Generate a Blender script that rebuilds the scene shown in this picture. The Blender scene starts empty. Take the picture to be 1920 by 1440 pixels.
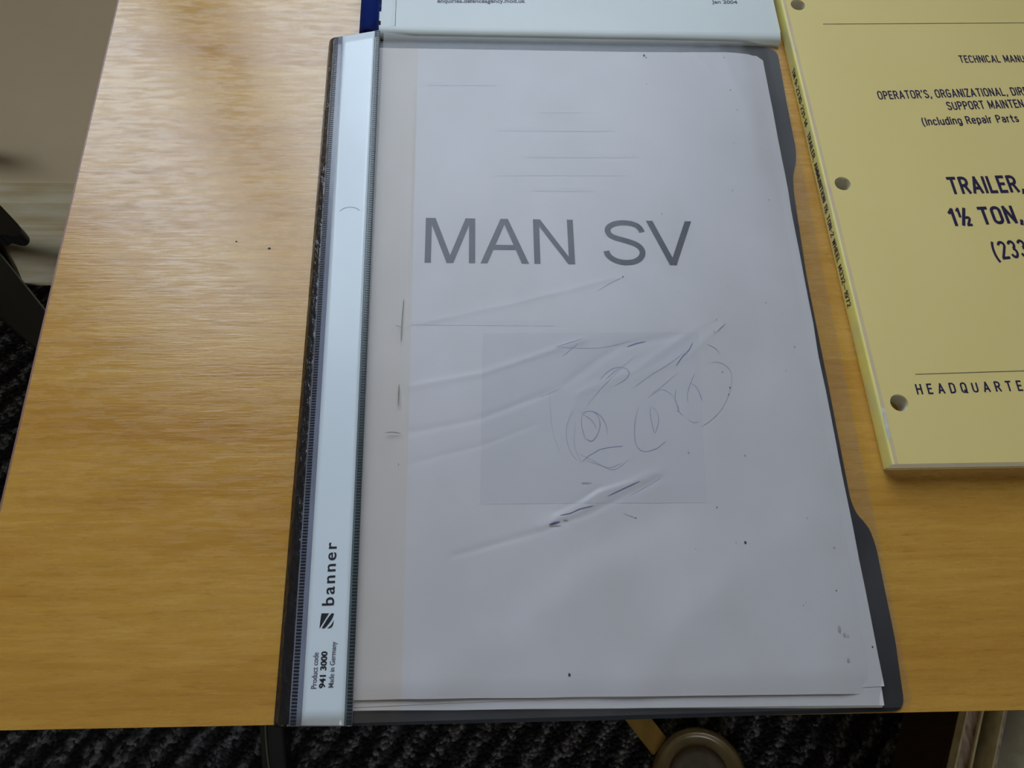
import bpy, bmesh, math, random
from mathutils import Vector, Matrix, noise
random.seed(7)
C = bpy.context.scene.collection
SC = bpy.context.scene

# ---------------------------------------------------------------- camera, sky, light, exposure
# all lengths below are millimetres with z = 0 on the desk top, x to the right and y away from the viewer;
# the desk top is 0.72 m above the floor
TOP = 0.72
def W(p): return Vector((p[0]/1000.0, p[1]/1000.0, p[2]/1000.0+TOP))
cam = bpy.data.cameras.new('camera'); co = bpy.data.objects.new('camera', cam); C.objects.link(co)
co.location = W((67.3128, -1.0263, 299.9625)); co.rotation_euler = (0.402554, -0.046993, -0.026944)
cam.sensor_width = 36.0; cam.lens = 36.0*1500/1920.0; cam.clip_start = 0.02; cam.clip_end = 60
SC.camera = co
vs = SC.view_settings; vs.view_transform = 'Standard'; vs.look = 'None'; vs.gamma = 1.0; vs.use_curve_mapping = False
vs.exposure = 0.82
w = bpy.data.worlds.new('sky'); SC.world = w; w.use_nodes = True
nt = w.node_tree; nt.nodes.clear()
o = nt.nodes.new('ShaderNodeOutputWorld'); b = nt.nodes.new('ShaderNodeBackground')
tc = nt.nodes.new('ShaderNodeTexCoord'); sp = nt.nodes.new('ShaderNodeSeparateXYZ'); rp = nt.nodes.new('ShaderNodeValToRGB')
rp.color_ramp.elements[0].position = 0.0; rp.color_ramp.elements[0].color = (0.16,0.17,0.15,1)
rp.color_ramp.elements[1].position = 0.03; rp.color_ramp.elements[1].color = (0.98,0.97,0.97,1)
e = rp.color_ramp.elements.new(0.6); e.color = (0.74,0.84,1.0,1)
nt.links.new(tc.outputs['Generated'], sp.inputs[0]); nt.links.new(sp.outputs['Z'], rp.inputs[0])
nt.links.new(rp.outputs[0], b.inputs['Color']); b.inputs['Strength'].default_value = 3.2
nt.links.new(b.outputs[0], o.inputs[0])
# window opening in the back wall (mm)
WX0, WX1, WZ0, WZ1 = -540.0, 400.0, 160.0, 1230.0
WALL_Y = 604.0
pl = bpy.data.lights.new('window_portal','AREA'); pl.shape='RECTANGLE'; pl.size=(WX1-WX0)/1000; pl.size_y=(WZ1-WZ0)/1000
po = bpy.data.objects.new('window_portal', pl); C.objects.link(po)
po.location = W(((WX0+WX1)/2, WALL_Y+120, (WZ0+WZ1)/2)); po.rotation_euler = (math.radians(-90),0,0)
pl.cycles.is_portal = True
# unseen window added behind the photographer to brighten the back wall and desk
FX0, FX1, FZ0, FZ1 = -350.0, 1150.0, -420.0, 820.0
p2 = bpy.data.lights.new('window_portal','AREA'); p2.shape='RECTANGLE'; p2.size=(FX1-FX0)/1000; p2.size_y=(FZ1-FZ0)/1000
po2 = bpy.data.objects.new('window_portal', p2); C.objects.link(po2)
po2.location = W(((FX0+FX1)/2, -2710, (FZ0+FZ1)/2)); po2.rotation_euler = (math.radians(90),0,0)
p2.cycles.is_portal = True
# ---------------------------------------------------------------- materials
def lin(c):
    c = c/255.0
    return c/12.92 if c <= 0.04045 else ((c+0.055)/1.055)**2.4
def mat(name, col, rough=0.6, spec=0.5, metal=0.0, noise_amt=0.0, noise_scale=(1,1,1), bump=0.0, bump_scale=(1,1,1), coat=0.0, col2=None):
    m = bpy.data.materials.new(name); m.use_nodes = True; t = m.node_tree; p = t.nodes['Principled BSDF']
    p.inputs['Base Color'].default_value = (*col,1); p.inputs['Roughness'].default_value = rough
    p.inputs['Specular IOR Level'].default_value = spec; p.inputs['Metallic'].default_value = metal; p.inputs['Coat Weight'].default_value = coat
    c = t.nodes.new('ShaderNodeTexCoord')
    def nz(scale, detail=4):
        mp = t.nodes.new('ShaderNodeMapping'); mp.inputs['Scale'].default_value = scale
        n = t.nodes.new('ShaderNodeTexNoise'); n.inputs['Scale'].default_value = 1; n.inputs['Detail'].default_value = detail
        t.links.new(c.outputs['Object'], mp.inputs[0]); t.links.new(mp.outputs[0], n.inputs[0]); return n
    if noise_amt:
        n = nz(noise_scale); r = t.nodes.new('ShaderNodeMapRange')
        r.inputs[1].default_value = .3; r.inputs[2].default_value = .7
        mx = t.nodes.new('ShaderNodeMix'); mx.data_type = 'RGBA'
        t.links.new(n.outputs[0], r.inputs[0]); t.links.new(r.outputs[0], mx.inputs['Factor'])
        mx.inputs['A'].default_value = (*col,1); d = col2 or tuple(x*(1-noise_amt) for x in col); mx.inputs['B'].default_value = (*d,1)
        t.links.new(mx.outputs['Result'], p.inputs['Base Color'])
    if bump:
        n = nz(bump_scale, 3); bb = t.nodes.new('ShaderNodeBump'); bb.inputs['Strength'].default_value = 1; bb.inputs['Distance'].default_value = bump/1000
        t.links.new(n.outputs[0], bb.inputs['Height']); t.links.new(bb.outputs[0], p.inputs['Normal'])
    return m
def wood_mat():
    m = bpy.data.materials.new('beech_laminate'); m.use_nodes = True; t = m.node_tree; p = t.nodes['Principled BSDF']; L = t.links.new
    c = t.nodes.new('ShaderNodeTexCoord')
    def nz(scale, detail, dist=0.0, rough=.5):
        mp = t.nodes.new('ShaderNodeMapping'); mp.inputs['Scale'].default_value = scale
        n = t.nodes.new('ShaderNodeTexNoise'); n.inputs['Scale'].default_value = 1; n.inputs['Detail'].default_value = detail
        n.inputs['Distortion'].default_value = dist; n.inputs['Roughness'].default_value = rough
        L(c.outputs['Object'], mp.inputs[0]); L(mp.outputs[0], n.inputs[0]); return n
    broad = nz((3.5,34,4), 5, .5, .6); fine = nz((22,260,4), 6, .3, .65); pore = nz((110,1100,4), 3, 0, .6)
    r1 = t.nodes.new('ShaderNodeValToRGB'); r1.color_ramp.elements[0].position=.33; r1.color_ramp.elements[1].position=.68
    r1.color_ramp.elements[0].color=(0.50,0.240,0.036,1); r1.color_ramp.elements[1].color=(0.61,0.335,0.062,1)
    L(broad.outputs[0], r1.inputs[0])
    r2 = t.nodes.new('ShaderNodeValToRGB'); r2.color_ramp.elements[0].position=.30; r2.color_ramp.elements[1].position=.62
    r2.color_ramp.elements[0].color=(0.80,0.73,0.60,1); r2.color_ramp.elements[1].color=(1.03,1.03,1.03,1)
    L(fine.outputs[0], r2.inputs[0])
    mx = t.nodes.new('ShaderNodeMix'); mx.data_type='RGBA'; mx.blend_type='MULTIPLY'; mx.inputs['Factor'].default_value=.8
    L(r1.outputs[0], mx.inputs['A']); L(r2.outputs[0], mx.inputs['B'])
    r3 = t.nodes.new('ShaderNodeValToRGB'); r3.color_ramp.elements[0].position=.30; r3.color_ramp.elements[1].position=.42
    r3.color_ramp.elements[0].color=(0.72,0.66,0.55,1); r3.color_ramp.elements[1].color=(1,1,1,1)
    L(pore.outputs[0], r3.inputs[0])
    m2 = t.nodes.new('ShaderNodeMix'); m2.data_type='RGBA'; m2.blend_type='MULTIPLY'; m2.inputs['Factor'].default_value=.6
    L(mx.outputs['Result'], m2.inputs['A']); L(r3.outputs[0], m2.inputs['B']); L(m2.outputs['Result'], p.inputs['Base Color'])
    p.inputs['Roughness'].default_value = .22; p.inputs['Specular IOR Level'].default_value = .95
    p.inputs['Coat Weight'].default_value = .0; p.inputs['Coat Roughness'].default_value = .2
    rr = t.nodes.new('ShaderNodeMapRange'); rr.inputs[1].default_value=.40; rr.inputs[2].default_value=.60; rr.inputs[3].default_value=.34; rr.inputs[4].default_value=.18
    gr = nz((70,420,4), 4, .2, .65); L(gr.outputs[0], rr.inputs[0]); L(rr.outputs[0], p.inputs['Roughness'])
    mm = t.nodes.new('ShaderNodeMath'); mm.operation='ADD'
    b2 = nz((26,420,4), 3, .5); L(b2.outputs[0], mm.inputs[0]); L(pore.outputs[0], mm.inputs[1])
    bb = t.nodes.new('ShaderNodeBump'); bb.inputs['Strength'].default_value=1; bb.inputs['Distance'].default_value=.00006
    L(mm.outputs[0], bb.inputs['Height']); L(bb.outputs[0], p.inputs['Normal'])
    return m
def clear_mat(name, tint, haze_col, haze, gloss_rough=.12, stain=False, ior=1.45):
    m = bpy.data.materials.new(name); m.use_nodes = True; t = m.node_tree; t.nodes.clear(); L = t.links.new
    out = t.nodes.new('ShaderNodeOutputMaterial'); tr = t.nodes.new('ShaderNodeBsdfTransparent'); tr.inputs[0].default_value=(*tint,1)
    df = t.nodes.new('ShaderNodeBsdfDiffuse'); df.inputs[0].default_value=(*haze_col,1)
    gl = t.nodes.new('ShaderNodeBsdfGlossy'); gl.inputs['Roughness'].default_value=gloss_rough; gl.inputs[0].default_value=(1,1,1,1)
    m1 = t.nodes.new('ShaderNodeMixShader'); m1.inputs[0].default_value=haze; L(tr.outputs[0], m1.inputs[1]); L(df.outputs[0], m1.inputs[2])
    ge = t.nodes.new('ShaderNodeNewGeometry'); dp = t.nodes.new('ShaderNodeVectorMath'); dp.operation='DOT_PRODUCT'; L(ge.outputs['Incoming'],dp.inputs[0]); L(ge.outputs['Normal'],dp.inputs[1])
    ab = t.nodes.new('ShaderNodeMath'); ab.operation='ABSOLUTE'; L(dp.outputs['Value'],ab.inputs[0])
    om = t.nodes.new('ShaderNodeMath'); om.operation='SUBTRACT'; om.inputs[0].default_value=1; L(ab.outputs[0],om.inputs[1])
    pw = t.nodes.new('ShaderNodeMath'); pw.operation='POWER'; pw.inputs[1].default_value=5; L(om.outputs[0],pw.inputs[0])
    fr = t.nodes.new('ShaderNodeMath'); fr.operation='MULTIPLY_ADD'; fr.inputs[1].default_value=.95; fr.inputs[2].default_value=.028; L(pw.outputs[0],fr.inputs[0])
    m2 = t.nodes.new('ShaderNodeMixShader'); L(fr.outputs[0], m2.inputs[0]); L(m1.outputs[0], m2.inputs[1]); L(gl.outputs[0], m2.inputs[2])
    L(m2.outputs[0], out.inputs[0])
    if stain:   # cloudy scuffs over the whole sheet
        c = t.nodes.new('ShaderNodeTexCoord'); n = t.nodes.new('ShaderNodeTexNoise'); n.inputs['Scale'].default_value=22; n.inputs['Detail'].default_value=6
        L(c.outputs['Object'], n.inputs[0]); r = t.nodes.new('ShaderNodeMapRange'); r.inputs[1].default_value=.35; r.inputs[2].default_value=.7
        r.inputs[3].default_value=haze*.6; r.inputs[4].default_value=haze*1.5; L(n.outputs[0], r.inputs[0]); L(r.outputs[0], m1.inputs[0])
    return m
def carpet_mat():
    m = bpy.data.materials.new('charcoal_carpet'); m.use_nodes = True; t = m.node_tree; p = t.nodes['Principled BSDF']; L = t.links.new
    c = t.nodes.new('ShaderNodeTexCoord')
    v = t.nodes.new('ShaderNodeTexVoronoi'); v.inputs['Scale'].default_value=210; L(c.outputs['Object'], v.inputs[0])
    n = t.nodes.new('ShaderNodeTexNoise'); n.inputs['Scale'].default_value=120; n.inputs['Detail'].default_value=4; L(c.outputs['Object'], n.inputs[0])
    mp = t.nodes.new('ShaderNodeMapping'); mp.inputs['Rotation'].default_value=(0,0,math.radians(38)); L(c.outputs['Object'], mp.inputs[0])
    wv = t.nodes.new('ShaderNodeTexWave'); wv.inputs['Scale'].default_value=11; wv.inputs['Distortion'].default_value=2.5; wv.inputs['Detail'].default_value=2; wv.inputs['Detail Scale'].default_value=3; L(mp.outputs[0], wv.inputs[0])
    a = t.nodes.new('ShaderNodeMath'); a.operation='MULTIPLY'; L(n.outputs[0], a.inputs[0]); L(wv.outputs['Fac'], a.inputs[1])
    a2 = t.nodes.new('ShaderNodeMath'); a2.operation='ADD'; L(a.outputs[0], a2.inputs[0])
    s = t.nodes.new('ShaderNodeSeparateColor'); L(v.outputs['Color'], s.inputs[0])
    a3 = t.nodes.new('ShaderNodeMath'); a3.operation='MULTIPLY'; a3.inputs[1].default_value=.5; L(s.outputs[0], a3.inputs[0]); L(a3.outputs[0], a2.inputs[1])
    r = t.nodes.new('ShaderNodeValToRGB'); r.color_ramp.elements[0].position=.30; r.color_ramp.elements[0].color=(.006,.006,.007,1)
    r.color_ramp.elements[1].position=.95; r.color_ramp.elements[1].color=(.13,.135,.14,1); e = r.color_ramp.elements.new(.62); e.color=(.028,.028,.03,1)
    L(a2.outputs[0], r.inputs[0]); L(r.outputs[0], p.inputs['Base Color'])
    p.inputs['Roughness'].default_value=.95; p.inputs['Specular IOR Level'].default_value=.1
    bb = t.nodes.new('ShaderNodeBump'); bb.inputs['Distance'].default_value=.004; bb.invert=True; L(v.outputs['Distance'], bb.inputs['Height']); L(bb.outputs[0], p.inputs['Normal'])
    return m
M = dict(
 wood=wood_mat(), carpet=carpet_mat(),
 edge=mat('desk_edge_band',(0.30,0.15,0.12),.4,noise_amt=.2,noise_scale=(40,40,40)),
 wall=mat('cream_emulsion',(0.80,0.66,0.47),.85,.2,noise_amt=.06,noise_scale=(6,6,6),bump=.3,bump_scale=(300,300,300)),
 skirt=mat('aged_cream_gloss_paint',(0.86,0.82,0.66),.4,.5,noise_amt=.3,noise_scale=(12,12,60),col2=(0.68,0.55,0.33)),
 ceil=mat('white_ceiling_paint',(0.78,0.77,0.74),.9,.2,noise_amt=.04,noise_scale=(5,5,5)),
 pvc=mat('white_window_frame',(0.75,0.76,0.77),.35,noise_amt=.05,noise_scale=(9,9,9)),
 paper=mat('white_paper',(0.69,0.66,0.685),.75,.25,noise_amt=.10,noise_scale=(24,17,9),bump=.04,bump_scale=(150,150,150),col2=(0.63,0.605,0.605)),
 paper_edge=mat('cream_paper_edges',(0.80,0.75,0.62),.85,.2,noise_amt=.2,noise_scale=(8,8,2500)),
 manual=mat('off_white_card',(0.66,0.70,0.70),.45,.5,noise_amt=.08,noise_scale=(9,9,9),bump=.02,bump_scale=(250,250,250)),
 manual_hinge=mat('off_white_card_hinge',(0.62,0.67,0.66),.45,.5,noise_amt=.05,noise_scale=(9,9,9)),
 black=mat('black_polypropylene',(0.016,0.017,0.022),.42,.5,noise_amt=.5,noise_scale=(90,30,30),bump=.03,bump_scale=(1200,1200,1200)),
 leather=mat('black_creased_plastic',(0.012,0.012,0.017),.24,.8,noise_amt=.3,noise_scale=(60,60,60),bump=.9,bump_scale=(520,190,300)),
 sleeve=mat('grey_sleeve_plastic',(0.22,0.24,0.32),.22,.6,noise_amt=.2,noise_scale=(40,40,40)),
 sleeve2=mat('grey_green_sleeve_plastic',(0.12,0.16,0.17),.22,.6,noise_amt=.25,noise_scale=(40,40,40)),
 rib=mat('dark_weld_rib',(0.02,0.025,0.035),.3,.6,noise_amt=.3,noise_scale=(200,200,200)),
 label=mat('pale_blue_white_insert',(0.72,0.79,0.86),.28,.8,noise_amt=.07,noise_scale=(20,20,20)),
 ink=mat('grey_black_toner',(0.014,0.014,0.024),.5,.4,noise_amt=.35,noise_scale=(60,160,60),col2=(0.024,0.024,0.038)),
 ink_small=mat('grey_ink',(0.12,0.12,0.16),.6,.3,noise_amt=.2,noise_scale=(600,600,600)),
 ink_lbl=mat('black_label_ink',(0.02,0.02,0.03),.5,.3,noise_amt=.2,noise_scale=(600,600,600)),
 navy=mat('navy_ink',(0.022,0.014,0.060),.6,.3,noise_amt=.2,noise_scale=(500,500,500)),
 rule=mat('grey_rule_ink',(0.16,0.13,0.10),.6,.3,noise_amt=.2,noise_scale=(500,500,500)),
 yellow=mat('buff_card_cover',(0.80,0.64,0.255),.55,.4,noise_amt=.09,noise_scale=(11,9,9),bump=.03,bump_scale=(220,220,220),col2=(0.76,0.60,0.23)),
 yspine_lit=mat('window_lit_card_spine',(0.88,0.78,0.20),.5,.4,noise_amt=.12,noise_scale=(60,60,60),col2=(0.72,0.66,0.32)),  # brighter than the cover: window light on the spine is put into its colour
 yfold=mat('worn_pinkish_fold',(0.70,0.56,0.30),.6,.3,noise_amt=.2,noise_scale=(40,90,40),col2=(0.64,0.48,0.34)),
 scuff=mat('bared_white_card',(0.70,0.66,0.55),.7,.3,noise_amt=.2,noise_scale=(300,300,300)),
 blue=mat('glossy_blue_plastic',(0.006,0.035,0.30),.16,.6,noise_amt=.15,noise_scale=(30,30,30)),
 dark=mat('dark_slot',(0.01,0.006,0.012),.8,.1,noise_amt=.2,noise_scale=(30,30,30)),
 pen=mat('faded_blue_pen',(0.25,0.26,0.45),.6,.3,noise_amt=.4,noise_scale=(300,300,300),col2=(0.40,0.41,0.53)),
 pen2=mat('faint_blue_pen',(0.42,0.43,0.56),.6,.3,noise_amt=.3,noise_scale=(300,300,300),col2=(0.52,0.53,0.62)),
 pen3=mat('strong_blue_pen',(0.17,0.17,0.38),.6,.3,noise_amt=.3,noise_scale=(300,300,300)),
 show=mat('print_showing_through',(0.62,0.60,0.625),.75,.25,noise_amt=.03,noise_scale=(20,20,20)),
 show2=mat('faint_print_showing_through',(0.65,0.63,0.655),.75,.25,noise_amt=.03,noise_scale=(20,20,20)),
 grime=mat('brown_grime',(0.34,0.31,0.26),.8,.2,noise_amt=.3,noise_scale=(400,400,400)),
 grime2=mat('pale_grime',(0.50,0.49,0.46),.8,.2,noise_amt=.3,noise_scale=(400,400,400)),
 speck=mat('dark_speck',(0.03,0.025,0.03),.8,.2,noise_amt=.3,noise_scale=(400,400,400)),
 metal=mat('black_powder_coated_steel',(0.010,0.011,0.012),.35,.5,noise_amt=.2,noise_scale=(50,50,50)),
 glint=mat('painted_highlight_steel',(0.25,0.28,0.28),.35,.5,1.0,noise_amt=.2,noise_scale=(50,50,50)),  # for bright lines drawn as highlights on black metal
 rubber=mat('black_rubber',(0.008,0.008,0.008),.5,.4,noise_amt=.2,noise_scale=(50,50,50)),
 olive=mat('olive_varnished_wood',(0.34,0.21,0.05),.35,.5,noise_amt=.4,noise_scale=(60,20,20)),
 olive_rim=mat('pale_olive_rim',(0.17,0.125,0.055),.3,.5,noise_amt=.3,noise_scale=(60,60,60)),
 pad=mat('grey_brown_pad',(0.16,0.14,0.11),.8,.3,noise_amt=.3,noise_scale=(90,90,90)),
 crate_out=mat('dark_brown_board',(0.05,0.025,0.013),.6,.3,noise_amt=.4,noise_scale=(20,80,20)),
 crate_in=mat('orange_brown_board',(0.36,0.17,0.05),.5,.4,noise_amt=.4,noise_scale=(20,80,20)),
 file_a=mat('cream_card',(0.72,0.66,0.46),.6,.3,noise_amt=.3,noise_scale=(80,30,80),col2=(0.50,0.40,0.22)),
 file_b=mat('grey_green_card',(0.09,0.095,0.085),.6,.3,noise_amt=.3,noise_scale=(80,30,80)),  # darkened so the file also paints the shaded gap between documents
 file_p=mat('grimy_paper_block',(0.62,0.52,0.46),.8,.2,noise_amt=.5,noise_scale=(300,60,60),col2=(0.30,0.20,0.14)),
 poly=mat('white_polythene',(0.88,0.92,0.88),.25,.6,noise_amt=.25,noise_scale=(40,40,40),col2=(0.72,0.80,0.72)),
 red=mat('brick_red_print',(0.25,0.06,0.04),.6,.3,noise_amt=.3,noise_scale=(90,90,90)),
 glass=clear_mat('window_glass',(0.96,0.98,0.97),(1,1,1),0.0,.0),
 clear_warm=clear_mat('slope_shaded_clear_plastic',(0.93,0.905,0.875),(0.60,0.55,0.50),.07,.35,True),  # warm tint stands in for shade on the flap sloping away from the window
 clear=clear_mat('cloudy_clear_plastic',(0.93,0.93,0.94),(0.62,0.62,0.68),.045,.33,True),
)
# ---------------------------------------------------------------- helpers
def tag(o, label=None, cat=None, group=None, kind=None):
    if label: o['label']=label
    if cat: o['category']=cat
    if group: o['group']=group
    if kind: o['kind']=kind
    return o
def thing(name, label, cat, loc, rz=0, group=None):
    o = bpy.data.objects.new(name, None); C.objects.link(o); o.location = W(loc); o.rotation_euler=(0,0,rz); o.empty_display_size=.02
    return tag(o, label, cat, group)
def root_of(parent):
    q = Vector((0,0,0))
    while parent is not None: q += parent.location; parent = parent.parent
    return q
def mesh_obj(name, me, m, parent=None, smooth=False):
    """me holds world metres; moved to be relative to the (unrotated) parent"""
    if parent is not None:
        q = root_of(parent)
        for v in me.vertices: v.co -= q
    me.materials.clear(); me.materials.append(m)
    if smooth:
        for p in me.polygons: p.use_smooth = True
    o = bpy.data.objects.new(name, me); C.objects.link(o); o.parent = parent
    return o
def poly(name, verts, faces, m, parent=None, smooth=False):
    me = bpy.data.meshes.new(name); me.from_pydata([W(v) for v in verts], [], faces); me.update()
    return mesh_obj(name, me, m, parent, smooth)
def from_bm(name, bm, m, parent=None, smooth=False):
    me = bpy.data.meshes.new(name); bm.to_mesh(me); bm.free()
    for v in me.vertices: v.co = W(v.co)
    return mesh_obj(name, me, m, parent, smooth)
def add_box(bm, lo, hi, bev=0, rot=0, seg=2):
    cx,cy,cz = [(a+b)/2 for a,b in zip(lo,hi)]
    mt = Matrix.Translation((cx,cy,cz)) @ Matrix.Rotation(rot,4,'Z') @ Matrix.Diagonal((hi[0]-lo[0],hi[1]-lo[1],hi[2]-lo[2],1))
    r = bmesh.ops.create_cube(bm, size=1, matrix=mt)
    if bev:
        es = list({e for v in r['verts'] for e in v.link_edges})
        bmesh.ops.bevel(bm, geom=es, offset=bev, segments=seg, affect='EDGES', profile=.5)
def box(name, lo, hi, m, parent=None, bev=0, rot=0):
    bm = bmesh.new(); add_box(bm, lo, hi, bev, rot); return from_bm(name, bm, m, parent)
def obox(name, a, b, width, z0, z1, m, parent=None, bev=0):
    """box along the segment a-b (xy)"""
    d = math.hypot(b[0]-a[0], b[1]-a[1]); ang = math.atan2(b[1]-a[1], b[0]-a[0]); cx,cy=(a[0]+b[0])/2,(a[1]+b[1])/2
    return box(name,(cx-d/2,cy-width/2,z0),(cx+d/2,cy+width/2,z1),m,parent,bev,ang)
def tube(name, pts, r, m, parent=None, seg=10, res=8):
    """round rod or cable through pts (mm) with closed ends, Catmull-Rom smoothed"""
    P = [Vector(p) for p in pts]
    if len(P) > 2:
        Q = []
        for i in range(len(P)-1):
            p0=P[max(i-1,0)];p1=P[i];p2=P[i+1];p3=P[min(i+2,len(P)-1)]
            for k in range(res):
                t=k/res; Q.append(.5*((2*p1)+(-p0+p2)*t+(2*p0-5*p1+4*p2-p3)*t*t+(-p0+3*p1-3*p2+p3)*t**3))
        Q.append(P[-1]); P=Q
    vs_, fs = [], []
    n = len(P)
    for i,p in enumerate(P):
        d = (P[min(i+1,n-1)]-P[max(i-1,0)]).normalized()
        u = d.cross(Vector((0,0,1)));  u = (u if u.length>1e-3 else Vector((1,0,0))).normalized(); v = d.cross(u)
        rr = r[i*len(r)//n] if isinstance(r,(list,tuple)) else r
        for k in range(seg):
            a=2*math.pi*k/seg; vs_.append(p+u*math.cos(a)*rr+v*math.sin(a)*rr)
    for i in range(n-1):
        for k in range(seg):
            k2=(k+1)%seg; fs.append((i*seg+k,i*seg+k2,(i+1)*seg+k2,(i+1)*seg+k))
    fs.append(tuple(range(seg-1,-1,-1))); fs.append(tuple((n-1)*seg+k for k in range(seg)))
    return poly(name, vs_, fs, m, parent, True)
def lathe(name, prof, c, m, parent=None, seg=48):
    vs_,fs=[],[]
    for r,z in prof:
        for k in range(seg):
            a=2*math.pi*k/seg; vs_.append((c[0]+r*math.cos(a),c[1]+r*math.sin(a),c[2]+z))
    for i in range(len(prof)-1):
        for k in range(seg):
            k2=(k+1)%seg; fs.append((i*seg+k,i*seg+k2,(i+1)*seg+k2,(i+1)*seg+k))
    fs.append(tuple(range(seg-1,-1,-1))); fs.append(tuple((len(prof)-1)*seg+k for k in range(seg)))
    return poly(name, vs_, fs, m, parent, True)
def plate(name, loops, z0, z1, m, parent=None):
    """flat sheet from xy outlines; later loops are holes"""
    cu = bpy.data.curves.new('t','CURVE'); cu.dimensions='2D'; cu.fill_mode='BOTH'; cu.extrude=(z1-z0)/2
    for lp in loops:
        s = cu.splines.new('POLY'); s.points.add(len(lp)-1); s.use_cyclic_u=True
        for q,(x,y) in zip(s.points, lp): q.co=(x,y,0,1)
    t = bpy.data.objects.new('t',cu); C.objects.link(t); dg = bpy.context.evaluated_depsgraph_get(); me = bpy.data.meshes.new_from_object(t.evaluated_get(dg))
    bpy.data.objects.remove(t); bpy.data.curves.remove(cu)
    for v in me.vertices: v.co = W((v.co.x, v.co.y, v.co.z+(z0+z1)/2))
    me.name = name
    return mesh_obj(name, me, m, parent)
def circ(c, r, n=28): return [(c[0]+r*math.cos(2*math.pi*k/n), c[1]+r*math.sin(2*math.pi*k/n)) for k in range(n)]
def rounded(pts, r, seg=5):
    """round the corners of a polygon; r one number or one per corner"""
    out=[]; n=len(pts)
    for i,p in enumerate(pts):
        rr = r[i] if isinstance(r,(list,tuple)) else r
        p=Vector(p); a=(Vector(pts[i-1])-p); b=(Vector(pts[(i+1)%n])-p)
        rr=min(rr,a.length*.45,b.length*.45)
        if rr<=0: out.append(tuple(p)); continue
        A=p+a.normalized()*rr; B=p+b.normalized()*rr
        for k in range(seg+1):
            t=k/seg; q=A*(1-t)**2+p*2*t*(1-t)+B*t*t; out.append((q.x,q.y))
    return out
_tc = {}
def text_shape(s, bold=0.0, spacing=1.0):
    k=(s,bold,spacing)
    if k in _tc: return _tc[k]
    cu = bpy.data.curves.new('t','FONT'); cu.body=s; cu.size=1; cu.offset=bold; cu.resolution_u=4; cu.space_character=spacing; cu.fill_mode='FRONT'
    t = bpy.data.objects.new('t',cu); C.objects.link(t); dg = bpy.context.evaluated_depsgraph_get(); me = bpy.data.meshes.new_from_object(t.evaluated_get(dg))
    vs_=[tuple(v.co) for v in me.vertices]; fs=[tuple(p.vertices) for p in me.polygons]
    bpy.data.objects.remove(t); bpy.data.curves.remove(cu); bpy.data.meshes.remove(me)
    _tc[k]=(vs_,fs); return _tc[k]
def text(name, s, p0, p1, cap, m, parent, visible=None, bold=0.0, spacing=1.0, right=None, up=None, zf=None, slant=0.0):
    """print s with its first letter's left foot at p0; `visible` (default all of s) ends at p1; cap = capital height in mm"""
    V,F = text_shape(s,bold,spacing); VV,_ = text_shape(visible or s,bold,spacing); H,_ = text_shape('H',bold)
    u0=min(v[0] for v in VV); u1=max(v[0] for v in VV); h=max(v[1] for v in H)
    p0=Vector(p0); p1=Vector(p1); d=(p1-p0); sx=d.length/(u1-u0); sy=cap/h; d.normalize()
    upv = Vector(up) if up else Vector((-d.y,d.x,0))
    out=[]
    for v in V:
        q=p0+d*((v[0]-u0)*sx+v[1]*sy*slant)+upv*(v[1]*sy)
        if zf: q.z=zf(q.x,q.y)
        out.append(q)
    return poly(name,out,F,m,parent)

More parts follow.
